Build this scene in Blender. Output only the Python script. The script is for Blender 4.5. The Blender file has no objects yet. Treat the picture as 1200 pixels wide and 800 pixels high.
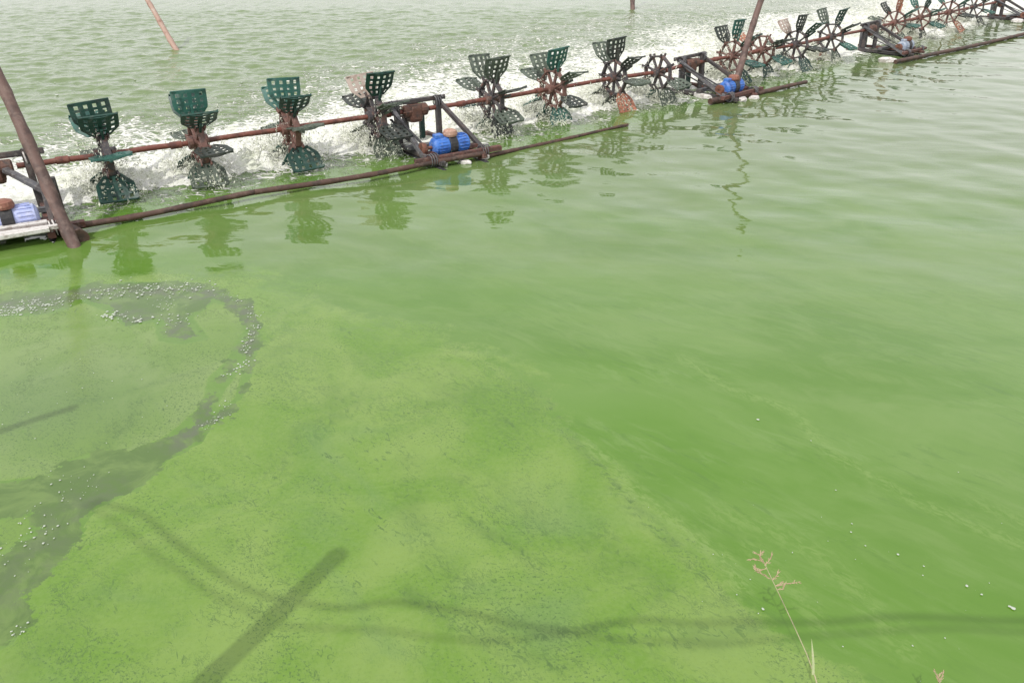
import bpy, math, random
import numpy as np
from mathutils import Vector, Matrix

random.seed(4)
rng = np.random.default_rng(7)
sc = bpy.context.scene
R = math.radians

# ------------------------------------------------------------------ camera, sky, sun, exposure
CAM_H, PITCH, F = 1.75, R(29.0), 900.0
cam_d = bpy.data.cameras.new('camera'); cam = bpy.data.objects.new('camera', cam_d)
sc.collection.objects.link(cam); sc.camera = cam
cam.location = (0, 0, CAM_H); cam.rotation_euler = (math.pi/2 - PITCH, 0, 0)
cam_d.lens = 27.0; cam_d.sensor_width = 36; cam_d.clip_end = 3000; cam_d.clip_start = 0.02

SUN_EL = R(50)
SHADOW = Vector((0.49, 0.872, 0)).normalized()           # where shadows point on the ground
TO_SUN = Vector((-SHADOW.x*math.cos(SUN_EL), -SHADOW.y*math.cos(SUN_EL), math.sin(SUN_EL)))
world = bpy.data.worlds.new('World'); sc.world = world; world.use_nodes = True
wn = world.node_tree.nodes; wl = world.node_tree.links
bg = wn['Background']
sky = wn.new('ShaderNodeTexSky'); sky.sky_type = 'NISHITA'; sky.sun_disc = False
sky.sun_elevation = SUN_EL; sky.sun_rotation = math.atan2(TO_SUN.x, TO_SUN.y)
sky.dust_density = 3.0; sky.air_density = 1.2; sky.ozone_density = 1.0
hs = wn.new('ShaderNodeHueSaturation'); hs.inputs['Saturation'].default_value = 0.28
wl.new(sky.outputs[0], hs.inputs['Color'])
# thin bright haze over the whole sky, a little denser towards the horizon
geo = wn.new('ShaderNodeTexCoord'); sp = wn.new('ShaderNodeSeparateXYZ'); wl.new(geo.outputs['Generated'], sp.inputs[0])
mr = wn.new('ShaderNodeMapRange'); mr.interpolation_type = 'SMOOTHSTEP'; wl.new(sp.outputs[2], mr.inputs[0])
mr.inputs[1].default_value = -.05; mr.inputs[2].default_value = .75; mr.inputs[3].default_value = 7.0; mr.inputs[4].default_value = 6.0
veil = wn.new('ShaderNodeVectorMath'); veil.operation = 'SCALE'; veil.inputs[0].default_value = (1.0, .985, .975); wl.new(mr.outputs[0], veil.inputs['Scale'])
both = wn.new('ShaderNodeVectorMath'); both.operation = 'ADD'; hsc = wn.new('ShaderNodeVectorMath'); hsc.operation = 'SCALE'; hsc.inputs['Scale'].default_value = .55
wl.new(hs.outputs[0], hsc.inputs[0]); wl.new(hsc.outputs[0], both.inputs[0]); wl.new(veil.outputs[0], both.inputs[1]); wl.new(both.outputs[0], bg.inputs['Color'])
bg.inputs['Strength'].default_value = 0.125
sun_d = bpy.data.lights.new('sun', 'SUN'); sun_d.energy = 2.5; sun_d.angle = R(0.5); sun_d.color = (1, .96, .9)
sun = bpy.data.objects.new('sun', sun_d); sc.collection.objects.link(sun)
sun.rotation_euler = TO_SUN.to_track_quat('Z', 'Y').to_euler()
sc.view_settings.view_transform = 'Standard'; sc.view_settings.look = 'None'
sc.view_settings.exposure = 0.0; sc.view_settings.gamma = 1.0

# ------------------------------------------------------------------ helpers
def G(x, y, z=0.0):
    """the point at height z on the line of sight through a place in the photograph"""
    V = (y-400)/F
    yy = math.cos(PITCH) - V*math.sin(PITCH); dn = math.sin(PITCH) + V*math.cos(PITCH)
    t = (CAM_H - z)/dn
    return Vector((t*(x-600)/F, t*yy, z))
def at_depth(x, y, Z):
    V = (y-400)/F
    return Vector((Z*(x-600)/F, Z*(math.cos(PITCH)-V*math.sin(PITCH)), CAM_H - Z*(math.sin(PITCH)+V*math.cos(PITCH))))
def depth(p):
    return p.y*math.cos(PITCH) + (CAM_H-p.z)*math.sin(PITCH)

def link(o): sc.collection.objects.link(o); return o
def tag(o, label=None, cat=None, group=None, kind=None):
    if label: o['label'] = label
    if cat: o['category'] = cat
    if group: o['group'] = group
    if kind: o['kind'] = kind
    return o
def empty(name, loc, rz=0.0):
    o = bpy.data.objects.new(name, None); o.empty_display_size = .1
    o.location = loc; o.rotation_euler = (0, 0, rz); return link(o)
def obj(name, mesh, parent=None, loc=(0, 0, 0), rot=(0, 0, 0)):
    o = bpy.data.objects.new(name, mesh); o.parent = parent; o.location = loc; o.rotation_euler = rot
    return link(o)

class MB:
    def __init__(s): s.v = []; s.f = []; s.sm = []
    def add(s, vs, fs, smooth=False):
        n = len(s.v); s.v += [tuple(p) for p in vs]; s.f += [tuple(i+n for i in f) for f in fs]; s.sm += [smooth]*len(fs)
        return s
    def box(s, c, size, rot=None, bev=0.0, jit=0.0):
        """box with bevelled edges (chamfered prism along its longest side)"""
        sx, sy, sz = [a/2 for a in size]
        ax = max(range(3), key=lambda i: size[i])
        oth = [i for i in range(3) if i != ax]
        a, b = size[oth[0]]/2, size[oth[1]]/2
        bv = bev or min(a, b)*.22
        ring = [(-a+bv, -b), (a-bv, -b), (a, -b+bv), (a, b-bv), (a-bv, b), (-a+bv, b), (-a, b-bv), (-a, -b+bv)]
        vs = []
        L = size[ax]/2
        for t, k in ((-L, .86), (-L+bv, 1), (L-bv, 1), (L, .86)):
            for p in ring:
                q = [0, 0, 0]; q[ax] = t; q[oth[0]] = p[0]*k + random.uniform(-jit, jit); q[oth[1]] = p[1]*k + random.uniform(-jit, jit)
                vs.append(Vector(q))
        M = rot if rot is not None else Matrix.Identity(3)
        c = Vector(c); vs = [M @ v + c for v in vs]
        fs = [tuple(range(7, -1, -1)), tuple(24+i for i in range(8))]
        for r in range(3):
            for i in range(8):
                j = (i+1) % 8; fs.append((r*8+i, r*8+j, r*8+8+j, r*8+8+i))
        return s.add(vs, fs)
    def bar(s, p0, p1, w, h, jit=0.0, twist=0.0):
        p0 = Vector(p0); p1 = Vector(p1); d = p1-p0
        x = d.normalized(); up = Vector((0, 0, 1)) if abs(x.z) < .95 else Vector((1, 0, 0))
        y = up.cross(x).normalized(); z = x.cross(y)
        M = Matrix((x, y, z)).transposed() @ Matrix.Rotation(twist, 3, 'X')
        L = d.length
        if L < max(w, h)*1.01: L = max(w, h)*1.01
        return s.box((p0+p1)/2, (L, w, h), M, jit=jit)
    def tube(s, pts, radii, n=10, cap=True, noise=0.0):
        pts = [Vector(p) for p in pts]
        if not hasattr(radii, '__len__'): radii = [radii]*len(pts)
        vs = []; fs = []; prev = None
        for k, p in enumerate(pts):
            d = (pts[min(k+1, len(pts)-1)] - pts[max(k-1, 0)]).normalized()
            if prev is None:
                up = Vector((0, 0, 1)) if abs(d.z) < .9 else Vector((1, 0, 0)); x = up.cross(d).normalized()
            else:
                x = (prev - d*prev.dot(d)).normalized()
            prev = x; y = d.cross(x)
            for i in range(n):
                a = 2*math.pi*i/n; r = radii[k]*(1+random.uniform(-noise, noise))
                vs.append(p + x*math.cos(a)*r + y*math.sin(a)*r)
        for k in range(len(pts)-1):
            for i in range(n):
                j = (i+1) % n; fs.append((k*n+i, k*n+j, (k+1)*n+j, (k+1)*n+i))
        s.add(vs, fs, True)
        if cap:
            s.add([v for v in vs[:n]], [tuple(range(n-1, -1, -1))]); s.add([v for v in vs[-n:]], [tuple(range(n))])
        return s
    def lathe(s, prof, c, axis='Z', n=20, rot=None):
        """prof: (radius, along) pairs"""
        vs = []
        for r, t in prof:
            for i in range(n):
                a = 2*math.pi*i/n; p = Vector((r*math.cos(a), r*math.sin(a), t))
                if axis == 'X': p = Vector((p.z, p.x, p.y))
                if axis == 'Y': p = Vector((p.x, p.z, p.y))
                if rot is not None: p = rot @ p
                vs.append(p + Vector(c))
        fs = []
        for k in range(len(prof)-1):
            for i in range(n):
                j = (i+1) % n; fs.append((k*n+i, k*n+j, (k+1)*n+j, (k+1)*n+i))
        fs.append(tuple(range(n-1, -1, -1))); fs.append(tuple((len(prof)-1)*n+i for i in range(n)))
        return s.add(vs, fs, False)
    def mesh(s, name, mat):
        me = bpy.data.meshes.new(name); me.from_pydata(s.v, [], s.f)
        me.polygons.foreach_set('use_smooth', s.sm); me.materials.append(mat); me.update(); return me
    def build(s, name, mat, parent=None, loc=(0, 0, 0), rot=(0, 0, 0)):
        return obj(name, s.mesh(name, mat), parent, loc, rot)

class NT:
    def __init__(s, name):
        s.m = bpy.data.materials.new(name); s.m.use_nodes = True; s.t = s.m.node_tree
        s.n = s.t.nodes; s.b = s.n['Principled BSDF']
    def l(s, a, b): s.t.links.new(a, b)
    def val(s, sock, v):
        if hasattr(v, 'is_linked') or isinstance(v, bpy.types.NodeSocket): s.l(v, sock)
        else: sock.default_value = v
    def math(s, op, a, b=0.0, c=0.0, clamp=False):
        n = s.n.new('ShaderNodeMath'); n.operation = op; n.use_clamp = clamp
        s.val(n.inputs[0], a); s.val(n.inputs[1], b)
        if op in ('MULTIPLY_ADD', 'SMOOTH_MIN'): s.val(n.inputs[2], c)
        return n.outputs[0]
    def ramp(s, v, a, b, o0=0.0, o1=1.0):
        n = s.n.new('ShaderNodeMapRange'); n.interpolation_type = 'SMOOTHSTEP'
        s.val(n.inputs[0], v); s.val(n.inputs[1], a); s.val(n.inputs[2], b); s.val(n.inputs[3], o0); s.val(n.inputs[4], o1)
        return n.outputs[0]
    def mix(s, f, a, b):
        n = s.n.new('ShaderNodeMix'); n.data_type = 'RGBA'
        s.val(n.inputs[0], f)
        for k, v in ((6, a), (7, b)):
            if isinstance(v, tuple): n.inputs[k].default_value = (*v, 1)
            else: s.l(v, n.inputs[k])
        return n.outputs[2]
    def mixf(s, f, a, b):
        n = s.n.new('ShaderNodeMix'); n.data_type = 'FLOAT'
        s.val(n.inputs[0], f); s.val(n.inputs[2], a); s.val(n.inputs[3], b); return n.outputs[0]
    def coord(s, kind='Object', scale=(1, 1, 1), rotz=0.0, loc=(0, 0, 0)):
        tc = s.n.new('ShaderNodeTexCoord')
        m = s.n.new('ShaderNodeMapping')
        if rotz: m.vector_type = 'TEXTURE'; scale = tuple(1/a for a in scale)
        m.inputs['Scale'].default_value = scale
        m.inputs['Rotation'].default_value = (0, 0, rotz); m.inputs['Location'].default_value = loc
        s.l(tc.outputs[kind], m.inputs[0]); return m.outputs[0]
    def noise(s, vec, scale, detail=4, rough=.55, dist=0.0):
        n = s.n.new('ShaderNodeTexNoise'); s.l(vec, n.inputs['Vector'])
        n.inputs['Scale'].default_value = scale; n.inputs['Detail'].default_value = detail
        n.inputs['Roughness'].default_value = rough; n.inputs['Distortion'].default_value = dist
        return n.outputs[0]
    def attr(s, name):
        n = s.n.new('ShaderNodeAttribute'); n.attribute_name = name; return n.outputs['Fac']
    def bump(s, h, strength=1.0, dist=.01, normal=None):
        n = s.n.new('ShaderNodeBump'); n.inputs['Strength'].default_value = strength; n.inputs['Distance'].default_value = dist
        s.l(h, n.inputs['Height'])
        if normal is not None: s.l(normal, n.inputs['Normal'])
        return n.outputs[0]
    def rand(s):
        return s.n.new('ShaderNodeObjectInfo').outputs['Random']

def worn(name, base, second, dirt, rough=.6, scale=14, amt=.5, spec=.5, bump=.004, metal=0.0):
    """weathered paint, plastic, wood or metal: base with patches of a second colour and dirt"""
    t = NT(name); c = t.coord()
    rnd = t.rand()
    off = t.n.new('ShaderNodeVectorMath'); off.operation = 'ADD'
    t.l(c, off.inputs[0]); cx = t.n.new('ShaderNodeCombineXYZ'); t.l(t.math('MULTIPLY', rnd, 37.0), cx.inputs[0]); t.l(cx.outputs[0], off.inputs[1])
    c = off.outputs[0]
    n1 = t.noise(c, scale, 5, .6); n2 = t.noise(c, scale*3.1, 4, .6)
    f1 = t.ramp(n1, .62-amt*.3, .72-amt*.2); f2 = t.ramp(n2, .5, .72)
    col = t.mix(f1, base, second); col = t.mix(t.math('MULTIPLY', f2, .75), col, dirt)
    t.l(col, t.b.inputs['Base Color'])
    t.l(t.mixf(f2, rough, min(1, rough+.25)), t.b.inputs['Roughness'])
    t.b.inputs['Specular IOR Level'].default_value = spec; t.b.inputs['Metallic'].default_value = metal
    t.l(t.bump(n2, .7, bump), t.b.inputs['Normal'])
    return t.m

M_RUSTPIPE = worn('rusty_pipe', (.17, .055, .04), (.095, .035, .028), (.25, .13, .1), .55, 9, .5)
M_BROWNPIPE = worn('brown_pipe', (.085, .045, .034), (.045, .028, .023), (.15, .1, .08), .6, 8, .5)
M_BAMBOO = worn('weathered_bamboo', (.13, .078, .066), (.07, .043, .038), (.22, .16, .14), .65, 6, .5)
M_PALEBAMBOO = worn('pale_bamboo', (.4, .27, .22), (.26, .14, .11), (.5, .42, .37), .7, 7, .5)
M_DARKWOOD = worn('dark_wet_wood', (.045, .04, .042), (.08, .06, .055), (.13, .12, .11), .5, 12, .4)
M_GREYWOOD = worn('grey_wood', (.1, .1, .11), (.06, .05, .05), (.22, .21, .2), .65, 12, .4)
M_RUST = worn('rusty_iron', (.16, .062, .04), (.085, .04, .03), (.27, .15, .1), .75, 18, .5)
M_GEAR = worn('oily_rusty_iron', (.11, .05, .035), (.06, .04, .035), (.22, .13, .09), .6, 18, .5)
M_REDWOOD = worn('red_brown_wood', (.13, .055, .045), (.075, .04, .035), (.22, .15, .125), .7, 14, .5)
M_BLUE = worn('blue_paint', (.05, .17, .55), (.03, .1, .36), (.22, .3, .5), .45, 11, .4)
M_LILAC = worn('faded_lilac_paint', (.42, .47, .74), (.3, .36, .62), (.58, .6, .74), .45, 9, .4)
M_GREYBLUE = worn('grey_blue_paint', (.35, .4, .48), (.2, .25, .34), (.5, .52, .54), .5, 9, .4)
M_TAN = worn('tan_plastic', (.38, .23, .17), (.36, .17, .11), (.6, .46, .38), .6, 16, .4)
M_BROWNCAP = worn('brown_cap', (.24, .1, .07), (.2, .08, .05), (.42, .25, .18), .6, 16, .4)
M_FLOAT = worn('dirty_white_float', (.62, .6, .58), (.42, .38, .35), (.28, .24, .2), .8, 12, .3)
M_BLACK = worn('black_rubber', (.025, .025, .028), (.05, .05, .05), (.09, .085, .08), .6, 14, .3)
M_HUB = worn('wheel_frame_metal', (.055, .05, .055), (.14, .075, .06), (.2, .16, .14), .6, 16, .4)
M_HUBRUST = worn('rusty_wheel_frame', (.15, .075, .06), (.08, .05, .045), (.27, .18, .15), .65, 16, .4)
P_MATS = {
 'g': worn('dark_green_plastic', (.014, .055, .042), (.01, .032, .027), (.075, .1, .085), .42, 10, .4),
 't': worn('teal_green_plastic', (.028, .115, .093), (.018, .065, .053), (.1, .15, .13), .42, 10, .4),
 'y': worn('grey_algae_plastic', (.085, .11, .085), (.045, .06, .047), (.2, .21, .175), .6, 16, .5),
 'k': worn('blackish_plastic', (.03, .04, .035), (.055, .055, .05), (.12, .12, .1), .5, 12, .4),
 'r': worn('rust_coloured_plastic', (.38, .15, .09), (.25, .09, .06), (.46, .3, .22), .65, 14, .5),
 'p': worn('pale_pink_grey_plastic', (.42, .34, .3), (.3, .22, .18), (.5, .45, .4), .65, 14, .5),
}

# ------------------------------------------------------------------ numpy noise
def vnoise(x, y, seed):
    r = np.random.default_rng(seed); N = 256
    g = r.uniform(0, 2*np.pi, (N, N)); gx = np.cos(g); gy = np.sin(g)
    xi = np.floor(x).astype(int); yi = np.floor(y).astype(int); fx = x-xi; fy = y-yi
    u = fx*fx*fx*(fx*(fx*6-15)+10); v = fy*fy*fy*(fy*(fy*6-15)+10)
    def d(i, j):
        a = (xi+i) % N; b = (yi+j) % N; return gx[a, b]*(fx-i) + gy[a, b]*(fy-j)
    return (d(0, 0)*(1-u)+d(1, 0)*u)*(1-v) + (d(0, 1)*(1-u)+d(1, 1)*u)*v
def fbm(x, y, seed, octv=4):
    s = 0; a = 1
    for o in range(octv):
        s = s + a*vnoise(x*2**o, y*2**o, seed+o); a *= .5
    return s
def smooth(e0, e1, x):
    t = np.clip((x-e0)/(e1-e0), 0, 1); return t*t*(3-2*t)
def seg_dist(X, Y, pts, closed=False):
    d = np.full(X.shape, 1e9); n = len(pts)
    for i in range(n if closed else n-1):
        ax, ay = pts[i]; bx, by = pts[(i+1) % n]
        vx, vy = bx-ax, by-ay; L = vx*vx+vy*vy+1e-12
        t = np.clip(((X-ax)*vx + (Y-ay)*vy)/L, 0, 1)
        d = np.minimum(d, (X-ax-t*vx)**2 + (Y-ay-t*vy)**2)
    return np.sqrt(d)
def sdf(X, Y, pts):
    d = seg_dist(X, Y, pts, True); ins = np.zeros(X.shape, bool); n = len(pts)
    for i in range(n):
        ax, ay = pts[i]; bx, by = pts[(i+1) % n]
        if ay == by: continue
        c = ((ay > Y) != (by > Y)) & (X < (bx-ax)*(Y-ay)/(by-ay) + ax); ins ^= c
    return np.where(ins, d, -d)
def P2(lst): return [tuple(G(x, y)[:2]) for x, y in lst]

# ------------------------------------------------------------------ the row of machines: where things stand
ZS = .30                                                 # height of the drive shafts over the water
wheels = [  # hub place, angle of the first paddle, frame material, paddle colours (. = missing paddle)
 [(124, 181,  -8, 0, 'ggtgtgyt'), (232, 166,   2, 1, 'tgkytgyg'), (340, 150, -6, 1, 'tgygttyt'), (440, 136, 18, 0, 'gykyyykp')],
 [(576, 116,  20, 0, 'ykyktgyy'), (648, 104,  18, 1, 'tyktttyy'), (720, 91, 2, 0, 'kkyryy.y'), (771, 85, 15, 0, '..yyty..')],
 [(858, 66,    8, 1, 'tgtgty.k'), (893, 59,   20, 1, '.ktgk.r.'), (932, 52.5, 3, 0, 'kgkgtgyp'), (974, 43.5, 16, 0, 'gktyry.y')],
 [(1048, 27,   6, 1, 'rttgkyyk'), (1078, 21,  18, 1, 'gttkgy.t'), (1112, 14.5, 3, 1, 'gtkryykt'), (1141, 8, 14, 0, 'kytkyy.k')]]
motors = [(-5, 198), (488, 129), (811, 74.5), (1021, 34), (1172, 2)]
LINE = [tuple(G(x, y, ZS)[:2]) for x, y in ((-500, 262), (-5, 198), (124, 181), (232, 166), (340, 150), (488, 129), (648, 104), (811, 74.5), (932, 52.5), (1021, 34), (1112, 14.5), (1172, 2), (1260, -17))]
HUBS = [tuple(G(w[0], w[1], ZS)[:2]) for grp in wheels for w in grp]

# ------------------------------------------------------------------ pond water (one sheet to the horizon)
def spaced(a0, step0, grow, end):
    out = [a0]; s = step0
    while out[-1] < end: out.append(out[-1]+s); s = min(s*grow, 60)
    return out
ys = spaced(.95, .0125, 1.0022, 17.5); ys = ys + spaced(ys[-1]+.08, .09, 1.1, 900)
ys = [-900, -300, -80, -20, -6, -2, 0, .5, .8] + ys
xm = list(np.arange(-2.4, 2.4, .015)); xr = spaced(2.4, .0155, 1.0035, 13.5); xr2 = spaced(xr[-1]+.1, .12, 1.15, 900)
xx = np.array([-a for a in (xr+xr2)[::-1]] + xm + xr + xr2); yy = np.array(ys)
X, Y = np.meshgrid(xx, yy); nX, nY = len(xx), len(yy)
print('water grid', nX, nY, nX*nY)
# signed distance behind the shaft line (positive = away from the camera)
dl = seg_dist(X, Y, LINE); lx = np.array([p[0] for p in LINE]); ly = np.array([p[1] for p in LINE])
behind = np.where(Y > np.interp(X, lx, ly), 1, -1)*dl
along = np.interp(X + .6*np.clip(behind, 0, 9), lx, np.concatenate([[0], np.cumsum(np.hypot(np.diff(lx), np.diff(ly)))]))
wig = fbm(X*.9, Y*.9, 11, 4)
reach = 2.2 + 1.6*smooth(-3.2, -.8, X) + .10*np.clip(X+3.0, 0, 12) + wig*2.0
foam = np.where(behind > -.45, np.clip(1.0 - np.abs(behind)/np.maximum(reach, .3), 0, 1)**.6, 0)
foam *= smooth(-6, -3.1, X + .75*behind)*.75 + .25*smooth(-6.5, -4, X)
sparse = np.where(behind > 0, .34*np.exp(-((behind-reach)/2.0)**2), 0)*smooth(-6, -2, X)
rip_e = .38*fbm(X*2.3, Y*2.3, 81, 4) - .12
front = smooth(-.08, .16, behind + rip_e)
foam = np.maximum(foam, .36*front*(behind < .3)*smooth(-4.6, -3.3, X)) * smooth(-.25, .05, behind + rip_e)
wash = np.zeros_like(X)
for hx, hy in HUBS:
    dx, dy = X-hx, Y-hy; ux, uy = .8, .6
    u = dx*ux+dy*uy; v = -dx*uy+dy*ux                     # v: away
    wash = np.maximum(wash, np.exp(-(u/.42)**2)*np.exp(-((v-.25)/.5)**2))
foam = np.clip(np.maximum(foam*.95, sparse) + wash*.46*smooth(-.35, .05, behind + rip_e), 0, 1)
near_fringe = .42*np.exp(-((behind+.15)/.34)**2)*(.6+1.3*np.abs(wig))*(X > -3.6)
foam = np.clip(np.maximum(foam, near_fringe), 0, 1)
# algae film: hard edged arc at the left, soft edge towards open water
ARC = [(-260, 372), (-100, 356), (0, 347), (61, 340), (111, 332), (169, 330), (229, 334), (263, 342), (294, 357), (305, 381), (299, 425), (290, 455),
       (270, 485), (246, 499), (236, 519), (191, 543), (163, 574), (109, 596), (101, 613), (101, 626), (75, 649), (60, 669), (20, 697), (18, 716), (27, 740), (10, 756), (-60, 790), (-300, 850)]
INNER = [(-260, 400), (-60, 378), (0, 372), (60, 366), (100, 352), (128, 362), (150, 380), (184, 374), (190, 398), (214, 402), (240, 396), (222, 372), (250, 352), (281, 362), (290, 386), (277, 408), (267, 425), (250, 442), (243, 469),
         (233, 482), (202, 509), (152, 533), (115, 531), (78, 543), (61, 560), (0, 566), (-100, 585), (-300, 640)]
ISLE1 = [(283, 420), (288, 440), (276, 470), (262, 478), (252, 492), (246, 484), (262, 455), (272, 440)]
ISLE2 = [(-80, 612), (0, 606), (38, 600), (44, 618), (20, 640), (0, 652), (-80, 680)]
SOFT = [(-300, 320), (0, 322), (300, 322), (380, 352), (470, 380), (560, 408), (630, 452), (690, 520), (740, 570), (800, 618), (850, 655), (868, 700), (905, 745), (1010, 800), (1060, 860), (-400, 900)]
a_sd = -sdf(X, Y, P2(ARC)); soft = sdf(X, Y, P2(SOFT))
softw = .22 + .6*smooth(2.2, 3.4, Y)
film_r = smooth(-.5, .5, soft/softw)
film = np.where(a_sd > 0, film_r, 0)                       # outside the swirl
in_sd = np.maximum(np.maximum(sdf(X, Y, P2(INNER)), sdf(X, Y, P2(ISLE1))), sdf(X, Y, P2(ISLE2)))
near = (Y > .9) & (Y < 6)
edge = np.where(near, np.maximum(a_sd, in_sd), 1.0)         # >0 film, <0 gap of bare water and scum
edge = np.where((a_sd > 0) | near, edge, 1.0)
arc_mid = P2([(-200, 368), (0, 358), (60, 352), (111, 342), (169, 340), (229, 342), (275, 352), (298, 384), (290, 430), (270, 460), (240, 492), (215, 515)])
scum = np.exp(-(seg_dist(X, Y, arc_mid)/.08)**2)
scum = np.maximum(scum, .9*np.exp(-(seg_dist(X, Y, P2([(120, 365), (160, 378), (200, 385), (215, 398)]))/.12)**2))
scum = np.maximum(scum, .5*np.exp(-(seg_dist(X, Y, P2([(120, 580), (60, 620), (20, 690)]))/.12)**2))
inside = (a_sd < 0)*smooth(.0, .03, in_sd)
deep_refl = np.zeros_like(X)  # saturated green blotches of the water, plus reflections painted as colour
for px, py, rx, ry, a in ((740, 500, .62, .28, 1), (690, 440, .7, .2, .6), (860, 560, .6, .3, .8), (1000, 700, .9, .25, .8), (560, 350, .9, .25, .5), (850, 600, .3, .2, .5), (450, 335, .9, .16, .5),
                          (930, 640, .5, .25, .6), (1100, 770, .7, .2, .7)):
    g = G(px, py); deep_refl = np.maximum(deep_refl, a*np.exp(-((X-g.x)/rx)**2 - ((Y-g.y)/ry)**2))
deep_refl = np.maximum(deep_refl, .75*np.exp(-((behind+.38)/.3)**2)*(.75+.5*wig)*smooth(7, 3, X))  # reflection of the dark wheels, painted into the water colour
for px, py, rx, ry, a in ((40, 312, .5, .16, .8), (160, 312, .25, .12, .5)):  # painted reflections below the left float and the first wheel
    g = G(px, py); deep_refl = np.maximum(deep_refl, a*np.exp(-((X-g.x)/rx)**2 - ((Y-g.y)/ry)**2))
g = G(50, 470); pond_in = np.exp(-((X-g.x)/.6)**2 - ((Y-g.y)/.42)**2)*inside
streak = np.zeros_like(X)
for pl, w, a in (([(690, 520), (740, 570), (800, 618), (850, 655), (870, 690)], .035, .9), ([(800, 420), (860, 458), (930, 480), (960, 520), (1010, 552), (1080, 590), (1200, 640)], .035, .7),
                 ([(840, 600), (900, 620), (960, 650), (1010, 700), (1060, 760)], .05, .6), ([(880, 640), (930, 690), (960, 730)], .04, .6), ([(1150, 590), (1260, 640)], .05, .5)):
    streak = np.maximum(streak, a*np.exp(-(seg_dist(X, Y, P2(pl))/w)**2))
vein = np.zeros_like(X)
for pl, w, a in (([(553, 608), (575, 628), (600, 640), (632, 664)], .022, 1), ([(478, 695), (505, 712), (530, 730), (560, 742), (600, 760), (640, 775), (670, 780)], .03, 1), ([(640, 470), (690, 530), (740, 590), (800, 650), (850, 700)], .03, .9),
                 ([(660, 500), (700, 545), (730, 560)], .03, .8), ([(310, 380), (345, 440), (400, 470), (470, 480), (560, 455), (620, 470)], .16, .55), ([(430, 420), (520, 440), (600, 500)], .12, .5), ([(480, 540), (480, 600), (500, 640), (545, 690)], .05, .6),
                 ([(540, 560), (600, 580), (640, 620), (700, 650), (760, 700)], .06, .5), ([(560, 735), (640, 745), (720, 740), (800, 750), (880, 735)], .05, .8), ([(330, 540), (370, 500), (430, 470)], .08, .6), ([(90, 470), (130, 465), (180, 450), (235, 435)], .025, .6),
                 ([(60, 560), (110, 530), (150, 500), (165, 470)], .05, .7), ([(700, 620), (745, 665), (800, 700), (850, 720)], .04, .6), ([(20, 780), (120, 700), (200, 640)], .06, .3)):
    vein = np.maximum(vein, a*np.exp(-(seg_dist(X, Y, P2(pl))/w)**2))
# waves
turb = np.clip(smooth(-1.0, .8, behind)*.9 + .1, 0, 1)*smooth(-14, -1, -Y*0+X+10)
chop = smooth(-.3, .9, behind)
Z = np.zeros_like(X)
fade = 1/(1+(np.maximum(Y, 0)/30)**2)
grow = smooth(1.6, 3.4, Y)*.25 + smooth(3.0, 5.6, Y)*.75
Z += .017*fbm(X*1.5+Y*.7+4, Y*1.7-X*.5, 21, 2)*grow*fade*(1-.6*chop)
Z += .0045*fbm(X*3.1-Y*.8, Y*3.3+X*.9, 25, 2)*grow*fade
Z += .0014*fbm(X*2.6, Y*4.5, 29, 2)*smooth(3.2, 5.0, Y)*fade
Z += .0006*fbm(X*1.3, Y*1.5, 31, 2)
Z += chop*fade*(.042*fbm(X*2.2, Y*3.6, 41, 4))
fo = np.clip(foam*1.2-.25, 0, 1)*(Y < 19)
Z += fo*(.05*np.abs(fbm(X*5, Y*6, 51, 4)))
Z += wash*smooth(-.3, .15, behind + rip_e)*(.13*np.abs(fbm(X*8, Y*8, 61, 4)) + .03)
co = np.stack([X, Y, Z], -1).reshape(-1, 3).astype(np.float32)
i0 = (np.arange(nY-1)[:, None]*nX + np.arange(nX-1)[None, :]).ravel()
quads = np.stack([i0, i0+1, i0+nX+1, i0+nX], -1).astype(np.int32)
me = bpy.data.meshes.new('pond_water')
me.vertices.add(len(co)); me.vertices.foreach_set('co', co.ravel())
me.loops.add(quads.size); me.loops.foreach_set('vertex_index', quads.ravel())
me.polygons.add(len(quads)); me.polygons.foreach_set('loop_start', np.arange(0, quads.size, 4, dtype=np.int32))
me.polygons.foreach_set('use_smooth', np.ones(len(quads), bool))
for nm, arr in (('foam', foam), ('film', film), ('edge', np.clip(edge, -1, 1)), ('scum', scum), ('inside', inside), ('deep_refl', deep_refl), ('pondin', pond_in), ('streak', streak), ('vein', vein), ('chop', chop)):
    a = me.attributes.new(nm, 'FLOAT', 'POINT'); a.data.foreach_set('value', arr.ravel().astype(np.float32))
me.update(); me.validate()

t = NT('algae_water'); c = t.coord()
foamA, filmA, edgeA, scumA, insA, deepReflA, piA, strA, chopA = [t.attr(k) for k in ('foam', 'film', 'edge', 'scum', 'inside', 'deep_refl', 'pondin', 'streak', 'chop')]
warp = t.noise(c, 7, 8, .7); warp2 = t.noise(c, 38, 4, .6)
warp0 = t.noise(c, 2.6, 3, .5)
ragged = t.math('ADD', t.math('MULTIPLY_ADD', t.math('SUBTRACT', warp0, .5), .16, edgeA), t.math('ADD', t.math('MULTIPLY', t.math('SUBTRACT', warp, .5), .26), t.math('MULTIPLY', t.math('SUBTRACT', warp2, .5), .06)))
onfilm = t.ramp(ragged, -.004, .006)                        # 1 on the film, 0 in the gap
swirlv = t.coord(scale=(1, 2.0, 1), rotz=R(-28))
big = t.noise(swirlv, .8, 5, .6, .9); mid = t.noise(swirlv, 2.6, 5, .6, 1.2)
water = t.mix(t.ramp(big, .34, .66), (.09, .19, .022), (.13, .23, .048))
water = t.mix(t.math('MULTIPLY', t.ramp(mid, .42, .7), .45), water, (.16, .25, .07))
water = t.mix(t.math('MULTIPLY', deepReflA, .6), water, (.085, .2, .012))  # deep green blotches and the painted reflections
water = t.mix(t.math('MULTIPLY', chopA, .65), water, (.145, .22, .08))
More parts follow.
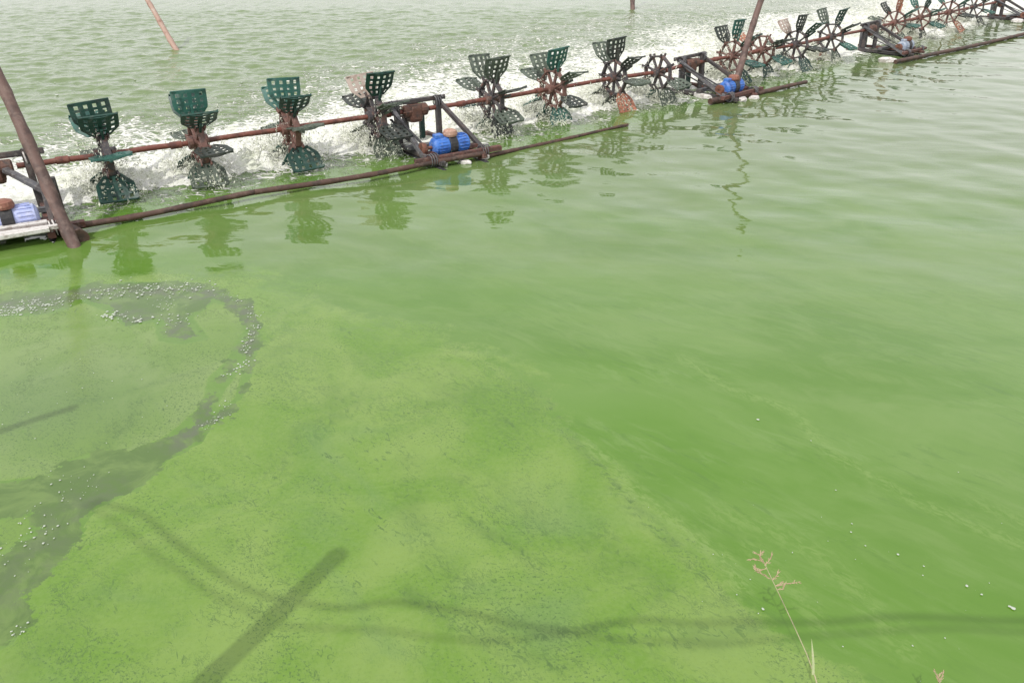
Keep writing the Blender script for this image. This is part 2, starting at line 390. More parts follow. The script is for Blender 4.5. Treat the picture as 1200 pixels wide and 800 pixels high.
sepc = t.n.new('ShaderNodeSeparateXYZ'); t.l(c, sepc.inputs[0])
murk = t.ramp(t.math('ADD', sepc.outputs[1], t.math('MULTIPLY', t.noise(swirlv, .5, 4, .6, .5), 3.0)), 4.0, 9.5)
water = t.mix(t.math('MULTIPLY', t.math('MULTIPLY', murk, t.mixf(chopA, .85, .62)), t.math('SUBTRACT', 1.0, deepReflA)), water, (.125, .165, .075))
wsv = t.coord(scale=(1, 4.2, 1), rotz=R(-44)); wzone = t.math('MULTIPLY', t.ramp(sepc.outputs[1], 2.6, 5.0, 1, 0), t.ramp(t.noise(swirlv, .9, 3, .5, .4), .38, .6))
w1 = t.noise(wsv, 3.4, 8, .7, .6); w2 = t.noise(wsv, 5.5, 8, .72, .5)
water = t.mix(t.math('MULTIPLY', t.math('MULTIPLY', t.ramp(w1, .5, .66), wzone), .6), water, (.15, .25, .065))
water = t.mix(t.math('MULTIPLY', t.math('MULTIPLY', t.ramp(w2, .52, .66), wzone), .45), water, (.07, .15, .025))
fmid = t.noise(c, 2.2, 6, .62, .6); ffine = t.noise(c, 60, 3, .6)
filmc = t.mix(t.ramp(fmid, .35, .65), (.115, .225, .025), (.18, .275, .062))
filmc = t.mix(t.math('MULTIPLY', t.ramp(t.noise(swirlv, 1.1, 5, .6, 1.0), .5, .72), .5), filmc, (.12, .21, .07))
filmc = t.mix(t.math('MULTIPLY', t.ramp(ffine, .35, .7), .25), filmc, (.19, .29, .085))
# thin torn places in the film: small dark flecks gathered in streaks
stv = t.coord(scale=(1, 2.2, 1), rotz=R(-48))
gather = t.ramp(t.noise(stv, 1.5, 3, .6, .5), .40, .62); fl = t.noise(c, 95, 4, .75); fl2 = t.noise(t.coord(scale=(1, 2.2, 1), rotz=R(-50)), 15, 6, .75, 1.5)
gat2 = t.ramp(t.noise(stv, 3.0, 4, .6, .5), .4, .7)
flecks = t.math('MULTIPLY', t.ramp(fl, .54, .61), t.math('MULTIPLY_ADD', gather, .85, .15))
cracks = t.math('MULTIPLY', t.ramp(fl2, .56, .63), gat2)
rn = t.noise(t.coord(scale=(1, 2.0, 1), rotz=R(-46)), 19, 5, .7, .6); rmask = t.math('MULTIPLY', t.ramp(t.noise(c, 8, 5, .75), .46, .58), t.ramp(t.noise(stv, 1.2, 4, .6, .4), .40, .62))
veinA = t.attr('vein')
ridge = t.math('MULTIPLY', t.ramp(t.math('ABSOLUTE', t.math('SUBTRACT', rn, .5)), .0, .022, 1, 0), rmask)
cracks = t.math('MAXIMUM', cracks, ridge)
cracks = t.math('MAXIMUM', cracks, t.math('MULTIPLY', veinA, t.ramp(t.noise(t.coord(scale=(1, 1.8, 1), rotz=R(-48)), 26, 7, .78, 1.0), .47, .60)))
cracks = t.math('MAXIMUM', cracks, t.math('MULTIPLY', t.math('MULTIPLY', veinA, .5), t.ramp(t.noise(c, 5, 4, .6), .4, .65)))
torn = t.math('MAXIMUM', t.math('MULTIPLY', flecks, .7), t.math('MULTIPLY', cracks, .8))
insc = t.mix(t.ramp(fmid, .4, .62), (.14, .235, .045), (.185, .27, .08))
insc = t.mix(t.math('MULTIPLY', piA, .6), insc, (.115, .185, .07))
filmc = t.mix(insA, filmc, insc)
filmc = t.mix(torn, filmc, (.05, .105, .03))
gapg = t.mix(t.ramp(t.noise(c, 6, 6, .65, .8), .42, .62), (.085, .148, .036), (.13, .205, .055))
gapc = t.mix(t.math('MULTIPLY', scumA, t.ramp(t.noise(c, 14, 6, .65), .38, .6)), gapg, (.105, .13, .075))
filmamt = t.math('MAXIMUM', filmA, insA)
rag_f = t.math('ADD', filmamt, t.math('ADD', t.math('MULTIPLY', t.math('SUBTRACT', t.noise(c, 14, 7, .75), .5), 1.3), t.math('MULTIPLY', t.math('SUBTRACT', t.noise(swirlv, 2.2, 4, .6, .8), .5), 1.6)))
fsoft = t.math('MULTIPLY', t.ramp(rag_f, .3, .75), t.ramp(filmamt, 0, .35))
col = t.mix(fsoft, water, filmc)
isgap = t.math('SUBTRACT', 1.0, onfilm)
col = t.mix(isgap, col, gapc)
stn = t.ramp(t.noise(t.coord(scale=(1, 2.4, 1), rotz=R(-50)), 22, 5, .7, .8), .42, .62)
col = t.mix(t.math('MULTIPLY', t.math('MULTIPLY', strA, stn), .8), col, (.185, .285, .075))
# white water: foam patches that break up as the foam thins
fv = t.coord(scale=(1, 1.9, 1), rotz=R(0))
fn = t.noise(fv, 7.5, 8, .68, .8); fn2 = t.noise(fv, 34, 4, .65)
cell = t.n.new('ShaderNodeTexVoronoi'); cell.feature = 'DISTANCE_TO_EDGE'; cell.inputs['Scale'].default_value = 11
t.l(fv, cell.inputs['Vector'])
lace = t.ramp(cell.outputs[0], .0, .16, .16, 0)
fh = t.math('ADD', t.math('ADD', t.math('MULTIPLY', fn, .75), t.math('MULTIPLY', fn2, .25)), lace)
thr = t.math('MULTIPLY_ADD', foamA, -.52, .76)
white = t.ramp(t.math('SUBTRACT', fh, thr), -.02, .09)
white = t.math('MULTIPLY', white, t.ramp(foamA, .06, .3))
froth = t.mix(t.ramp(t.noise(c, 25, 4, .6), .35, .65), (.74, .75, .68), (.88, .87, .86))
froth = t.mix(t.math('MULTIPLY', t.ramp(t.noise(c, 4, 3, .5), .5, .7), .35), froth, (.6, .66, .44))
col = t.mix(t.math('MULTIPLY', white, .88), col, froth)
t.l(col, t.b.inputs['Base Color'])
matte = t.math('MAXIMUM', t.math('MULTIPLY', fsoft, .16), t.math('MAXIMUM', white, t.math('MULTIPLY', isgap, .1)))
t.l(t.mixf(matte, .035, .7), t.b.inputs['Roughness'])
t.l(t.mixf(matte, .5, .35), t.b.inputs['Specular IOR Level'])
t.b.inputs['IOR'].default_value = 1.45
rv = t.coord(scale=(1, 1.9, 1), rotz=R(8))
rip = t.noise(rv, 6, 4, .5, .6); rip2 = t.noise(rv, 26, 3, .5, .3); rip3 = t.noise(t.coord(scale=(1, 2.6, 1), rotz=R(-12)), 3.2, 2, .5, .3)
sep = t.n.new('ShaderNodeSeparateXYZ'); t.l(c, sep.inputs[0])
far = t.ramp(sep.outputs[1], 2.2, 5.5, .22, 1.0)
calm = t.math('MULTIPLY', far, t.math('MULTIPLY_ADD', chopA, 1.6, .55))
h1 = t.math('MULTIPLY', t.math('ADD', t.math('MULTIPLY', rip, t.mixf(chopA, .10, .6)), t.math('MULTIPLY', rip2, t.mixf(chopA, .012, .06))), calm)
h1 = t.math('ADD', h1, t.math('MULTIPLY', t.math('MULTIPLY', rip3, far), .2))
h1 = t.math('ADD', h1, t.math('MULTIPLY', t.math('MULTIPLY', white, fh), 1.6))
h1 = t.math('ADD', h1, t.math('MULTIPLY', t.math('MULTIPLY', fsoft, t.math('ADD', ffine, torn)), .03))
t.l(t.bump(h1, 1.0, .012), t.b.inputs['Normal'])
me.materials.append(t.m)
tag(obj('pond_water', me), 'bright green algae covered pond water with swirling scum and white churned foam', kind='structure')

# ------------------------------------------------------------------ near bank (below the frame)
def bank():
    xs = np.linspace(-14, 14, 180); vs = []; prof = [(1.28, -.3), (1.12, -.02), (.98, .08), (.8, .17), (.6, .24), (.35, .29), (0, .31), (-.8, .33), (-2.5, .34), (-3.4, .1), (-4, -.5)]
    P = np.array(prof)
    for k, (py, pz) in enumerate(prof):
        n = fbm(xs*1.6, np.full_like(xs, k*.7), 71, 4)
        for x, w in zip(xs, n): vs.append((x, py + w*.07, pz + w*.05))
    n = len(xs); fs = [(k*n+i, (k+1)*n+i, (k+1)*n+i+1, k*n+i+1) for k in range(len(prof)-1) for i in range(n-1)]
    t = NT('bank_soil'); c = t.coord(); a = t.noise(c, 6, 8, .65)
    t.l(t.mix(t.ramp(a, .38, .62), (.12, .085, .055), (.24, .19, .13)), t.b.inputs['Base Color']); t.b.inputs['Roughness'].default_value = .95
    t.l(t.bump(t.noise(c, 30, 8, .7), 1, .03), t.b.inputs['Normal'])
    m = MB(); m.add(vs, fs, True)
    tag(m.build('pond_bank', t.m), 'bare earth bank at the near side of the pond', kind='structure')
bank()

# ------------------------------------------------------------------ paddle wheels
def paddle_mesh(mat, cols=4, rows=4):
    """perforated trapezoid plate, holes cut right through, slightly cupped"""
    r0, r1 = .185, .39; th = .006
    us = []; 
    hw = [.0]; 
    # column and row boundaries: rib, hole, rib, hole ... rib
    cu = [0]; 
    for i in range(cols): cu += [cu[-1]+.56, cu[-1]+1.0]
    cu.append(cu[-1]+.56); cu = [a/cu[-1]*2-1 for a in cu]
    rv = [0, .5]
    for i in range(rows): rv += [rv[-1]+.58, rv[-1]+1.0]
    rv = [a/rv[-1] for a in rv]
    def pt(u, v, s):
        z = r0 + (r1-r0)*v
        w = .06 + (.124-.06)*min(1, v/.36) if v < .36 else .124 + .006*(v-.36)
        cup = -.03*(1-u*u)*(.3+v*.7) + .012
        return (u*w, cup + s*th/2, z)
    nu, nv = len(cu), len(rv); vs = []
    for s in (-1, 1):
        for v in rv:
            for u in cu: vs.append(pt(u, v, s))
    off = nu*nv; fs = []
    def solid(i, j):
        if i < 0 or j < 0 or i >= nu-1 or j >= nv-1: return False
        return not (i % 2 == 1 and j >= 1 and j % 2 == 1 and j < nv-1)
    for j in range(nv-1):
        for i in range(nu-1):
            if not solid(i, j): continue
            a, b, cc, d = j*nu+i, j*nu+i+1, (j+1)*nu+i+1, (j+1)*nu+i
            fs.append((a, b, cc, d)); fs.append((d+off, cc+off, b+off, a+off))
            if not solid(i, j-1): fs.append((b, a, a+off, b+off))
            if not solid(i, j+1): fs.append((d, cc, cc+off, d+off))
            if not solid(i-1, j): fs.append((a, d, d+off, a+off))
            if not solid(i+1, j): fs.append((cc, b, b+off, cc+off))
    m = MB(); m.add(vs, fs)
    # folded outer lip and a stiffening rib down the middle
    m.bar((-.124, -.002, r1), (.124, -.002, r1), .014, .010)
    m.bar((0, -.024, r0-.03), (0, -.03, r0+.1), .02, .016)
    return m.mesh('paddle', mat)
PADDLE = {k: paddle_mesh(v) for k, v in P_MATS.items()}
def wheel_mesh(mat):
    m = MB()
    m.lathe([(.03, -.075), (.047, -.07), (.047, -.04), (.036, -.035), (.036, .035), (.047, .04), (.047, .07), (.03, .075)], (0, 0, 0), 'X', 14)
    for k in range(8):
        a = k*math.pi/4; d = Vector((0, -math.sin(a), math.cos(a)))
        m.bar(d*.03, d*.165, .032, .016)
        b = a + math.pi/4; e = Vector((0, -math.sin(b), math.cos(b)))
        m.bar(d*.172, e*.172, .046, .018)
        m.bar(d*.155 + Vector((-.03, 0, 0)), d*.2 + Vector((-.035, 0, 0)), .012, .026)
        m.bar(d*.155 + Vector((.03, 0, 0)), d*.2 + Vector((.035, 0, 0)), .012, .026)
    return m.mesh('paddle_wheel', mat)
WHEEL = [wheel_mesh(M_HUB), wheel_mesh(M_HUBRUST)]

# ------------------------------------------------------------------ machines
GROUP = 'paddlewheel aerators strung in a row across the pond'
labels = ['nearest aerator at the left edge with lilac motor, brown cap and plank float',
          'aerator with four dark green paddle wheels and bright blue motor, nearest of the blue ones',
          'aerator with grey perforated paddle wheels and blue motor beside the tall leaning stake',
          'aerator with pale grey blue motor and blackish green wheels right of the tall leaning stake',
          'farthest aerator in the top right corner with rust red and teal paddles']
motor_mats = [(M_LILAC, M_BROWNCAP), (M_BLUE, M_TAN), (M_BLUE, M_BROWNCAP), (M_GREYBLUE, M_RUST), (M_GREYBLUE, M_RUST)]
def motor(t, mats, near=False):
    y0, z0 = -.53, .12
    m = MB()
    prof = [(.03, -.17), (.052, -.165), (.071, -.15), (.074, -.125)]
    m.lathe(prof + [(.074, .125), (.071, .15), (.052, .165), (.03, .17)], (0, y0, z0), 'X', 22)
    for k in range(20):
        a = 2*math.pi*k/20; d = Vector((0, math.cos(a), math.sin(a)))
        for s in (-1, 1):
            m.bar(Vector((s*.055, y0, z0)) + d*.075, Vector((s*.135, y0, z0)) + d*.075, .003, .010, twist=a+math.pi/2)
    m.box((-.11, y0, z0+.083), (.07, .06, .03)); 
    mo = m.build('motor', mats[0], t)
    c = MB(); c.lathe([(.035, 0), (.056, .004), (.06, .02), (.054, .045), (.03, .055), (.012, .056)], (0, y0-.01, z0+.07), 'Z', 18); c.build('motor_cap', mats[1], mo)
    s = MB(); s.lathe([(.082, -.035), (.088, -.03), (.088, .03), (.082, .035)], (0, y0, z0), 'X', 20)
    s.box((0, y0, z0-.08), (.1, .14, .04)); s.build('strap', M_BLACK, mo)
    sh = MB(); sh.tube([(-.17, y0, z0), (-.27, y0, z0)], .014, 8); sh.lathe([(.045, -.27), (.05, -.265), (.05, -.235), (.045, -.23)], (0, y0, z0), 'X', 16)
    sh.build('pulley', M_RUST, mo)
    return mo
def machine(k, O, rz):
    t = empty('paddlewheel_aerator', O, rz); tag(t, labels[k], 'aerator', GROUP)
    j = lambda a: random.uniform(-a, a)
    motor(t, motor_mats[k])
    for sx in (-1, 1):
        MB().bar((sx*.19, -.03+j(.02), -.12), (sx*.19+j(.02), .0, .39+j(.02)), 0.05, .042, .006).build('upright_post', M_DARKWOOD, t)
        MB().bar((sx*.23, .04, .36), (sx*.25+j(.03), -.66, .03), .032, .036, .004).build('brace', M_GREYWOOD if sx < 0 else M_DARKWOOD, t)
        MB().bar((sx*.21, .22, .035), (sx*.20+j(.02), -.74, .035), .045, .035, .004).build('side_rail', M_REDWOOD if sx > 0 else M_DARKWOOD, t)
    MB().bar((-.27, -.28, .075), (.27, -.28+j(.02), .075), .06, .03, .004).build('cross_beam', M_GREYWOOD, t)
    MB().bar((-.27, -.54, .075), (.27, -.54+j(.02), .075), .07, .03, .004).build('cross_beam', M_REDWOOD, t)
    MB().bar((-.40, -.66, .07), (.40, -.68, .065), .04, .035, .004).build('cross_beam', M_REDWOOD, t)
    MB().bar((-.3, .035, .37), (.3, .03, .375), .036, .036, .004).build('cross_beam', M_DARKWOOD, t)
    g = MB(); g.box((-.02, 0, ZS-.02), (.13, .11, .14), bev=.025); g.lathe([(.04, -.12), (.052, -.11), (.052, .11), (.04, .12)], (-.02, 0, ZS), 'X', 14)
    for a in range(6):
        b = a*math.pi/3; g.lathe([(.008, -.13), (.008, -.115)], (-.02, .045*math.cos(b), ZS+.045*math.sin(b)), 'X', 6)
    g.build('gearbox', M_GEAR, t)
    ch = MB()
    for dz in (.035, -.045): ch.bar((-.25, 0, ZS+dz), (-.25, -.53, .12+dz), .022, .008)
    ch.build('drive_belt', M_BLACK, t)
    fl = MB()
    for sx in (-.2, .2): fl.tube([(sx, .25, -.03), (sx, -.2, -.03), (sx, -.55, -.03), (sx, -.78, -.028)], [.035, .045, .045, .03], 12, noise=.04)
    fl.build('float', M_BLACK, t)
    if k in (0,):
        for y, x0, x1 in ((-.72, -.4, .27), (-.785, -.45, .2), (-.63, -.42, .2)):
            MB().bar((x0, y, .10+j(.01)), (x1, y+j(.03), .095+j(.01)), .05, .022, .004).build('plank', M_FLOAT, t)
        MB().tube([(.26, -.5, .03), (.34, -.84, .02)], [.055, .06], 14, noise=.03).build('log', M_BROWNPIPE, t)
        MB().bar((.05, -.05, .3), (.29, -.36, .16), .04, .035, .004).build('brace', M_GREYWOOD, t)
        for x in (-.33, -.1, .28):
            MB().bar((x, -.24, .02), (x, -.24, .26), .04, .07, .004).build('upright_post', M_DARKWOOD, t)
    else:
        for x in (-.05, .09):
            MB().bar((x, .08, -.05), (x+j(.02), .1, .3), .05, .04, .004).build('upright_post', M_GREYWOOD if x < 0 else P_MATS['g'], t)
    # frayed ropes lashing the frame
    for (cx, cy, cz, ax) in ((-.21, .0, .35, 0), (.21, .0, .35, 0), (-.24, -.66, .06, 1), (.24, -.67, .06, 1)):
        pts = []
        for i in range(26):
            a = i*.85; p = (cx + (i-13)*.003, cy+.045*math.cos(a), cz+.05*math.sin(a)) 
            pts.append(p)
        MB().tube(pts, .005, 5).build('rope', M_FLOAT if k == 0 else M_GREYWOOD, t)
    return t

machines = []
for k, (px, py) in enumerate(motors):
    P = G(px, py, ZS); a = Vector(HUBS[min(max(4*k-1, 0), 15)]); 
    q0 = Vector(LINE[1]) if k == 0 else Vector(HUBS[4*k-1]); q1 = Vector(HUBS[0]) if k == 0 else (Vector(HUBS[4*k]) if k < 4 else Vector(P[:2])*2 - Vector(HUBS[15]))
    d = (q1-q0); rz = math.atan2(d.y, d.x)
    t = machine(k, (P.x, P.y, 0), rz); machines.append((t, P, rz))
for k in range(5):
    t, P, rz = machines[k]; Ri = Matrix.Rotation(-rz, 3, 'Z'); O = Vector((P.x, P.y, 0))
    loc = lambda p: Ri @ (p - O)
    if k == 0:
        a, b = G(-420, 251, ZS), P
        pts = [a, b]
    else:
        prev = machines[k-1][1]; ws = [G(w[0], w[1], ZS) for w in wheels[k-1]]
        pts = [prev + (ws[0]-prev).normalized()*.12] + ws + [P]
    full = []
    for a, b in zip(pts[:-1], pts[1:]):
        for i in range(4): full.append(loc(a.lerp(b, i/4)) + Vector((0, 0, random.uniform(-.003, .003))))
    full.append(loc(pts[-1]))
    if k == 4: full.append(loc(P + (P-prev).normalized()*2.5))
    s = MB().tube(full, .0195, 10, noise=.06)
    for i in range(2, len(full)-1, 5):                      # couplings
        d = (full[i+1]-full[i]).normalized(); s.tube([full[i]-d*.04, full[i]+d*.04], .026, 10)
    s.build('shaft', M_RUSTPIPE, t)
    if k:
        for wi, (px, py, ph, hm, cols) in enumerate(wheels[k-1]):
            hub = pts[wi+1]; d = (pts[wi+2]-pts[wi]); wz = math.atan2(d.y, d.x) - rz
            w = obj('paddle_wheel', WHEEL[hm], t, loc(hub), (0, 0, wz))
            w.rotation_euler = (R(ph), 0, wz)
            for i, cc in enumerate(cols):
                if cc == '.': continue
                p = obj('paddle', PADDLE[cc], w, (0, 0, 0), (R(i*45)+random.uniform(-.1, .1), random.uniform(-.07, .07), random.uniform(-.09, .09)))
                p.scale = (random.uniform(.93, 1.05), 1, random.uniform(.9, 1.04))
# third shaft piece for machine 0 already reaches its gearbox

# ------------------------------------------------------------------ long poles lying on the water in front of the row
def pole(name, a, b, r0, r1, mat, n=14, sag=.0, nodes=True, wob=.01):
    m = MB(); pts = []; rad = []
    a, b = Vector(a), Vector(b); L = (b-a).length; seg = max(6, int(L/.06)); nd = .32
    ph = random.random()
    for i in range(seg+1):
        s = i/seg; p = a.lerp(b, s)
        p += Vector((math.sin(s*7+ph*6)*wob, math.cos(s*5+ph*9)*wob, math.sin(s*6+2)*wob*.6 - sag*math.sin(math.pi*s)))
        r = r0+(r1-r0)*s
        if nodes and abs((s*L/nd + ph) % 1 - .5) < .1: r *= 1.13
        pts.append(p); rad.append(r)
    m.tube(pts, rad, n, noise=.03); return m.build(name, mat)
o = pole('floating_pole', G(70, 269, .035), G(300, 226, .04), .020, .019, M_BROWNPIPE); tag(o, 'brown pole on the water running right from the leftmost motor float', 'pole', 'poles lying on the water before the wheels')
o = pole('floating_pole', G(300, 226, .045), G(568, 181, .045), .020, .019, M_BROWNPIPE); tag(o, 'brown pole lying on the water and ending at the nearest blue motor', 'pole', 'poles lying on the water before the wheels')
o = pole('floating_pole', G(560, 185, .012), G(735, 147, .004), .018, .012, M_BROWNPIPE); tag(o, 'thin dark half sunk pole right of the nearest blue motor', 'pole', 'poles lying on the water before the wheels')
o = pole('floating_pole', G(832, 120, .03), G(944, 97, .035), .031, .02, M_BROWNPIPE); tag(o, 'short thick brown pole end right of the foot of the leaning pole', 'pole', 'poles lying on the water before the wheels')
o = pole('floating_pole', G(1050, 73, .03), G(1250, 29, .04), .026, .024, M_BROWNPIPE); tag(o, 'long brown pole on the water reaching the right edge of the picture', 'pole', 'poles lying on the water before the wheels')

# ------------------------------------------------------------------ stakes
def stake(label, base, top_px, over, r0, r1, mat):
    b = G(*base); Z = depth(b); tp = at_depth(top_px[0], top_px[1], Z)
    d = tp-b; o = pole('stake', b - d*.15, b + d*over, r0, r1, mat, wob=.012); tag(o, label, 'stake', 'stakes driven into the pond bed'); return o
stake('thick leaning brown stake at the left edge beside the lilac motor', (88, 288), (0, 95), 2.1, .037, .031, M_BAMBOO)
stake('tall dark leaning stake beside the second blue motor, right of centre', (856, 116), (893, 0), 2.1, .038, .026, M_BAMBOO)
stake('pale thin stake tilted left in open water at the upper left', (207, 59), (172, 0), 1.6, .042, .03, M_PALEBAMBOO)
stake('short stake tip at the top edge in open water behind the wheels', (742, 11), (742, -30), 2.0, .05, .04, M_BAMBOO)

# post, slanting rod and cables on the bank, out of the frame: their shadows fall across the film
tip = G(395, 650); L = 1.72
base = tip - SHADOW*L; H = L*math.tan(SUN_EL)
o = pole('bank_post', base + Vector((0, 0, -.2)), base + Vector((0, 0, H)), .036, .031, M_BAMBOO, wob=.004); tag(o, 'upright post on the near bank casting the dark diagonal shadow at lower left', 'post')
def lifted(px, py, s): return G(px, py) + TO_SUN*s
def cable(pts, s, r, label):
    c = [lifted(x, y, s + .05*math.sin(i*.9)) for i, (x, y) in enumerate(pts)]
    out = []
    for i in range(len(c)-1):
        p0, p1, p2, p3 = c[max(i-1, 0)], c[i], c[i+1], c[min(i+2, len(c)-1)]
        for k in range(6):
            u = k/6; out.append(.5*((2*p1)+(p2-p0)*u+(2*p0-5*p1+4*p2-p3)*u*u+(3*p1-p0-3*p2+p3)*u**3))
    out.append(c[-1]); m = MB().tube(out, r, 8); o = m.build('power_cable', M_BLACK); tag(o, label, 'cable', 'cables hanging over the near bank')
cable([(112, 586), (127, 591), (165, 602), (195, 626), (225, 649), (262, 675), (300, 694), (337, 703), (405, 712), (450, 705), (496, 709), (553, 718), (599, 730), (668, 739), (707, 732), (756, 726), (814, 730), (870, 728), (960, 729), (1060, 722), (1200, 727), (1400, 720)], 3.2, .008, 'upper of two black cables hanging over the near bank')
cable([(100, 590), (112, 596), (150, 622), (180, 649), (214, 671), (247, 694), (285, 712), (322, 731), (375, 735), (457, 739), (515, 747), (572, 751), (668, 743), (745, 751), (783, 751), (840, 754), (950, 745), (1100, 736), (1200, 740), (1400, 745)], 3.35, .0055, 'lower thinner of two black cables hanging over the near bank')
a, b = G(85, 478), G(-60, 524)
o = pole('leaning_rod', a + TO_SUN*2.9, b + TO_SUN*3.0, .02, .022, M_BAMBOO, wob=.004); tag(o, 'thin rod tied above the near bank casting a faint short shadow at left', 'rod')

# ------------------------------------------------------------------ small floats and rubbish near the motors
def chunk(px, py, sx, sy, sz, label, mat=M_FLOAT):
    p = G(px, py, sz*.25); m = MB(); n = 9; vs = []; 
    for lv, kk in ((-.5, .8), (-.1, 1), (.3, .97), (.5, .7)):
        for i in range(n):
            a = 2*math.pi*i/n; r = kk*random.uniform(.82, 1.08); vs.append((math.cos(a)*sx/2*r, math.sin(a)*sy/2*r, lv*sz*random.uniform(.85, 1.1)))
    fs = [tuple(range(n-1, -1, -1)), tuple(3*n+i for i in range(n))]
    for k in range(3):
        for i in range(n): fs.append((k*n+i, k*n+(i+1) % n, (k+1)*n+(i+1) % n, (k+1)*n+i))
    m.add(vs, fs); o = m.build('foam_float', mat, None, p, (0, 0, random.uniform(0, 3))); tag(o, label, 'float', 'pieces of white foam float by the motors')
chunk(545, 190, .12, .06, .035, 'small dirty white foam piece in front of the nearest blue motor')
chunk(565, 184, .13, .07, .05, 'white foam sliver where the rusty pole meets the nearest blue motor')
chunk(522, 193, .06, .04, .025, 'smallest white foam crumb left of the piece before the nearest blue motor')
chunk(823, 113, .3, .12, .07, 'white foam slab left of the foot of the tall leaning stake')
chunk(870, 117, .2, .1, .05, 'white foam piece just right of the foot of the tall leaning stake')
chunk(884, 115, .14, .08, .05, 'small white foam piece against the short thick brown pole')
chunk(1039, 71.5, .26, .12, .09, 'bright white foam float in front of the grey blue motor')
chunk(1192, 25, .4, .2, .08, 'pale lilac foam slab at the right edge by the farthest aerator')

# ------------------------------------------------------------------ spray thrown by the wheels (stuff)
OCT = np.array([(1, 0, 0), (-1, 0, 0), (0, 1, 0), (0, -1, 0), (0, 0, 1), (0, 0, -1)], float)
OF = np.array([(0, 2, 4), (2, 1, 4), (1, 3, 4), (3, 0, 4), (2, 0, 5), (1, 2, 5), (3, 1, 5), (0, 3, 5)])
def drops(name, pos, size, stretch, vel, mat, label):
    N = len(pos)
    d = vel/(np.linalg.norm(vel, axis=1, keepdims=True)+1e-9); up = np.tile([.31, .2, .93], (N, 1))
    x = np.cross(up, d); x /= np.linalg.norm(x, axis=1, keepdims=True)+1e-9; y = np.cross(d, x)
    o = OCT[None]*size[:, None, None]
    v = pos[:, None, :] + o[..., 0:1]*d[:, None]*stretch[:, None, None] + o[..., 1:2]*x[:, None] + o[..., 2:3]*y[:, None]
    me = bpy.data.meshes.new(name); v = v.reshape(-1, 3); f = (OF[None]+np.arange(N)[:, None, None]*6).reshape(-1, 3)
    me.vertices.add(len(v)); me.vertices.foreach_set('co', v.ravel()); me.loops.add(f.size); me.loops.foreach_set('vertex_index', f.ravel().astype(np.int32))
    me.polygons.add(len(f)); me.polygons.foreach_set('loop_start', np.arange(0, f.size, 3, dtype=np.int32)); me.update(); me.materials.append(mat)
    tag(obj(name, me), label, kind='stuff')
t = NT('spray_water'); t.b.inputs['Base Color'].default_value = (.8, .82, .7, 1); t.b.inputs['Roughness'].default_value = .3
t.b.inputs['Alpha'].default_value = .85
M_SPRAY = t.m
allp, allv, alls, allst = [], [], [], []
flat = [w for grp in wheels for w in grp]
for i, (hx, hy) in enumerate(HUBS):
    u = np.array([.8, .6, 0]); v = np.array([-.6, .8, 0]); up = np.array([0, 0, 1.])
    hub = np.array([hx, hy, ZS]); N = 4500
    # thrown up and back off the paddles as they leave the water on the far side, and curtains dripping on the near side
    big = i in (8, 9, 12, 13)
    for part, jets, per in (('back', 320 if big else 200, 34), ('front', 34, 26), ('drip', 22, 14)):
        n = jets*per; J = lambda a: np.repeat(a, per)
        au = J(rng.normal(0, .11, jets)) + rng.normal(0, .008, n)
        if part == 'back':
            spd = J(rng.uniform(.7, 3.9 if big else 2.7, jets)); th = J(rng.uniform(R(10), R(84), jets)); t1 = J(rng.uniform(.12, .5, jets)); tt = rng.uniform(.15, 1, n)*t1
            start = hub + np.outer(J(rng.uniform(-.1, .3, jets)), v) + np.outer(np.full(n, -ZS+.01), up)
            vel = np.outer(spd*np.cos(th), v) + np.outer(spd*np.sin(th), up) + np.outer(J(rng.normal(0, .5, jets)), u)
            sp = .02 + .22*tt
        elif part == 'front':
            spd = J(rng.uniform(.4, 1.9, jets)); th = J(rng.uniform(R(35), R(135), jets)); tt = rng.uniform(.02, .3, n)
            start = hub + np.outer(J(rng.uniform(-.28, .1, jets)), v) + np.outer(np.full(n, -ZS+.01), up)
            vel = np.outer(spd*np.cos(th)*.6, v) + np.outer(spd*np.sin(th), up) + np.outer(J(rng.normal(0, .5, jets)), u)
            sp = .015 + .12*tt
        else:
            rr = J(rng.uniform(.2, .38, jets)); a = J(rng.uniform(0, 2*np.pi, jets)); tt = rng.uniform(0, .2, n)
            start = hub + np.outer(-rr*np.sin(a), v) + np.outer(rr*np.cos(a), up)
            vel = np.outer(J(rng.normal(.2, .3, jets)), v) + np.outer(J(rng.normal(-.4, .4, jets)), up); sp = .006 + .04*tt
        start = start + np.outer(au, u)
        p = start + vel*tt[:, None] + np.outer(-4.9*tt**2, up) + rng.normal(0, 1, (n, 3))*sp[:, None]*.55; vv = vel + np.outer(-9.8*tt, up)
        ok = p[:, 2] > .0
        allp.append(p[ok]); allv.append(vv[ok]); n = ok.sum()
        alls.append(np.clip(rng.lognormal(math.log(.0023), .5, n), .001, .007)); allst.append(rng.uniform(1.0, 5.0, n))
drops('spray', np.concatenate(allp), np.concatenate(alls), np.concatenate(allst), np.concatenate(allv), M_SPRAY, 'white spray thrown up around the turning paddle wheels')

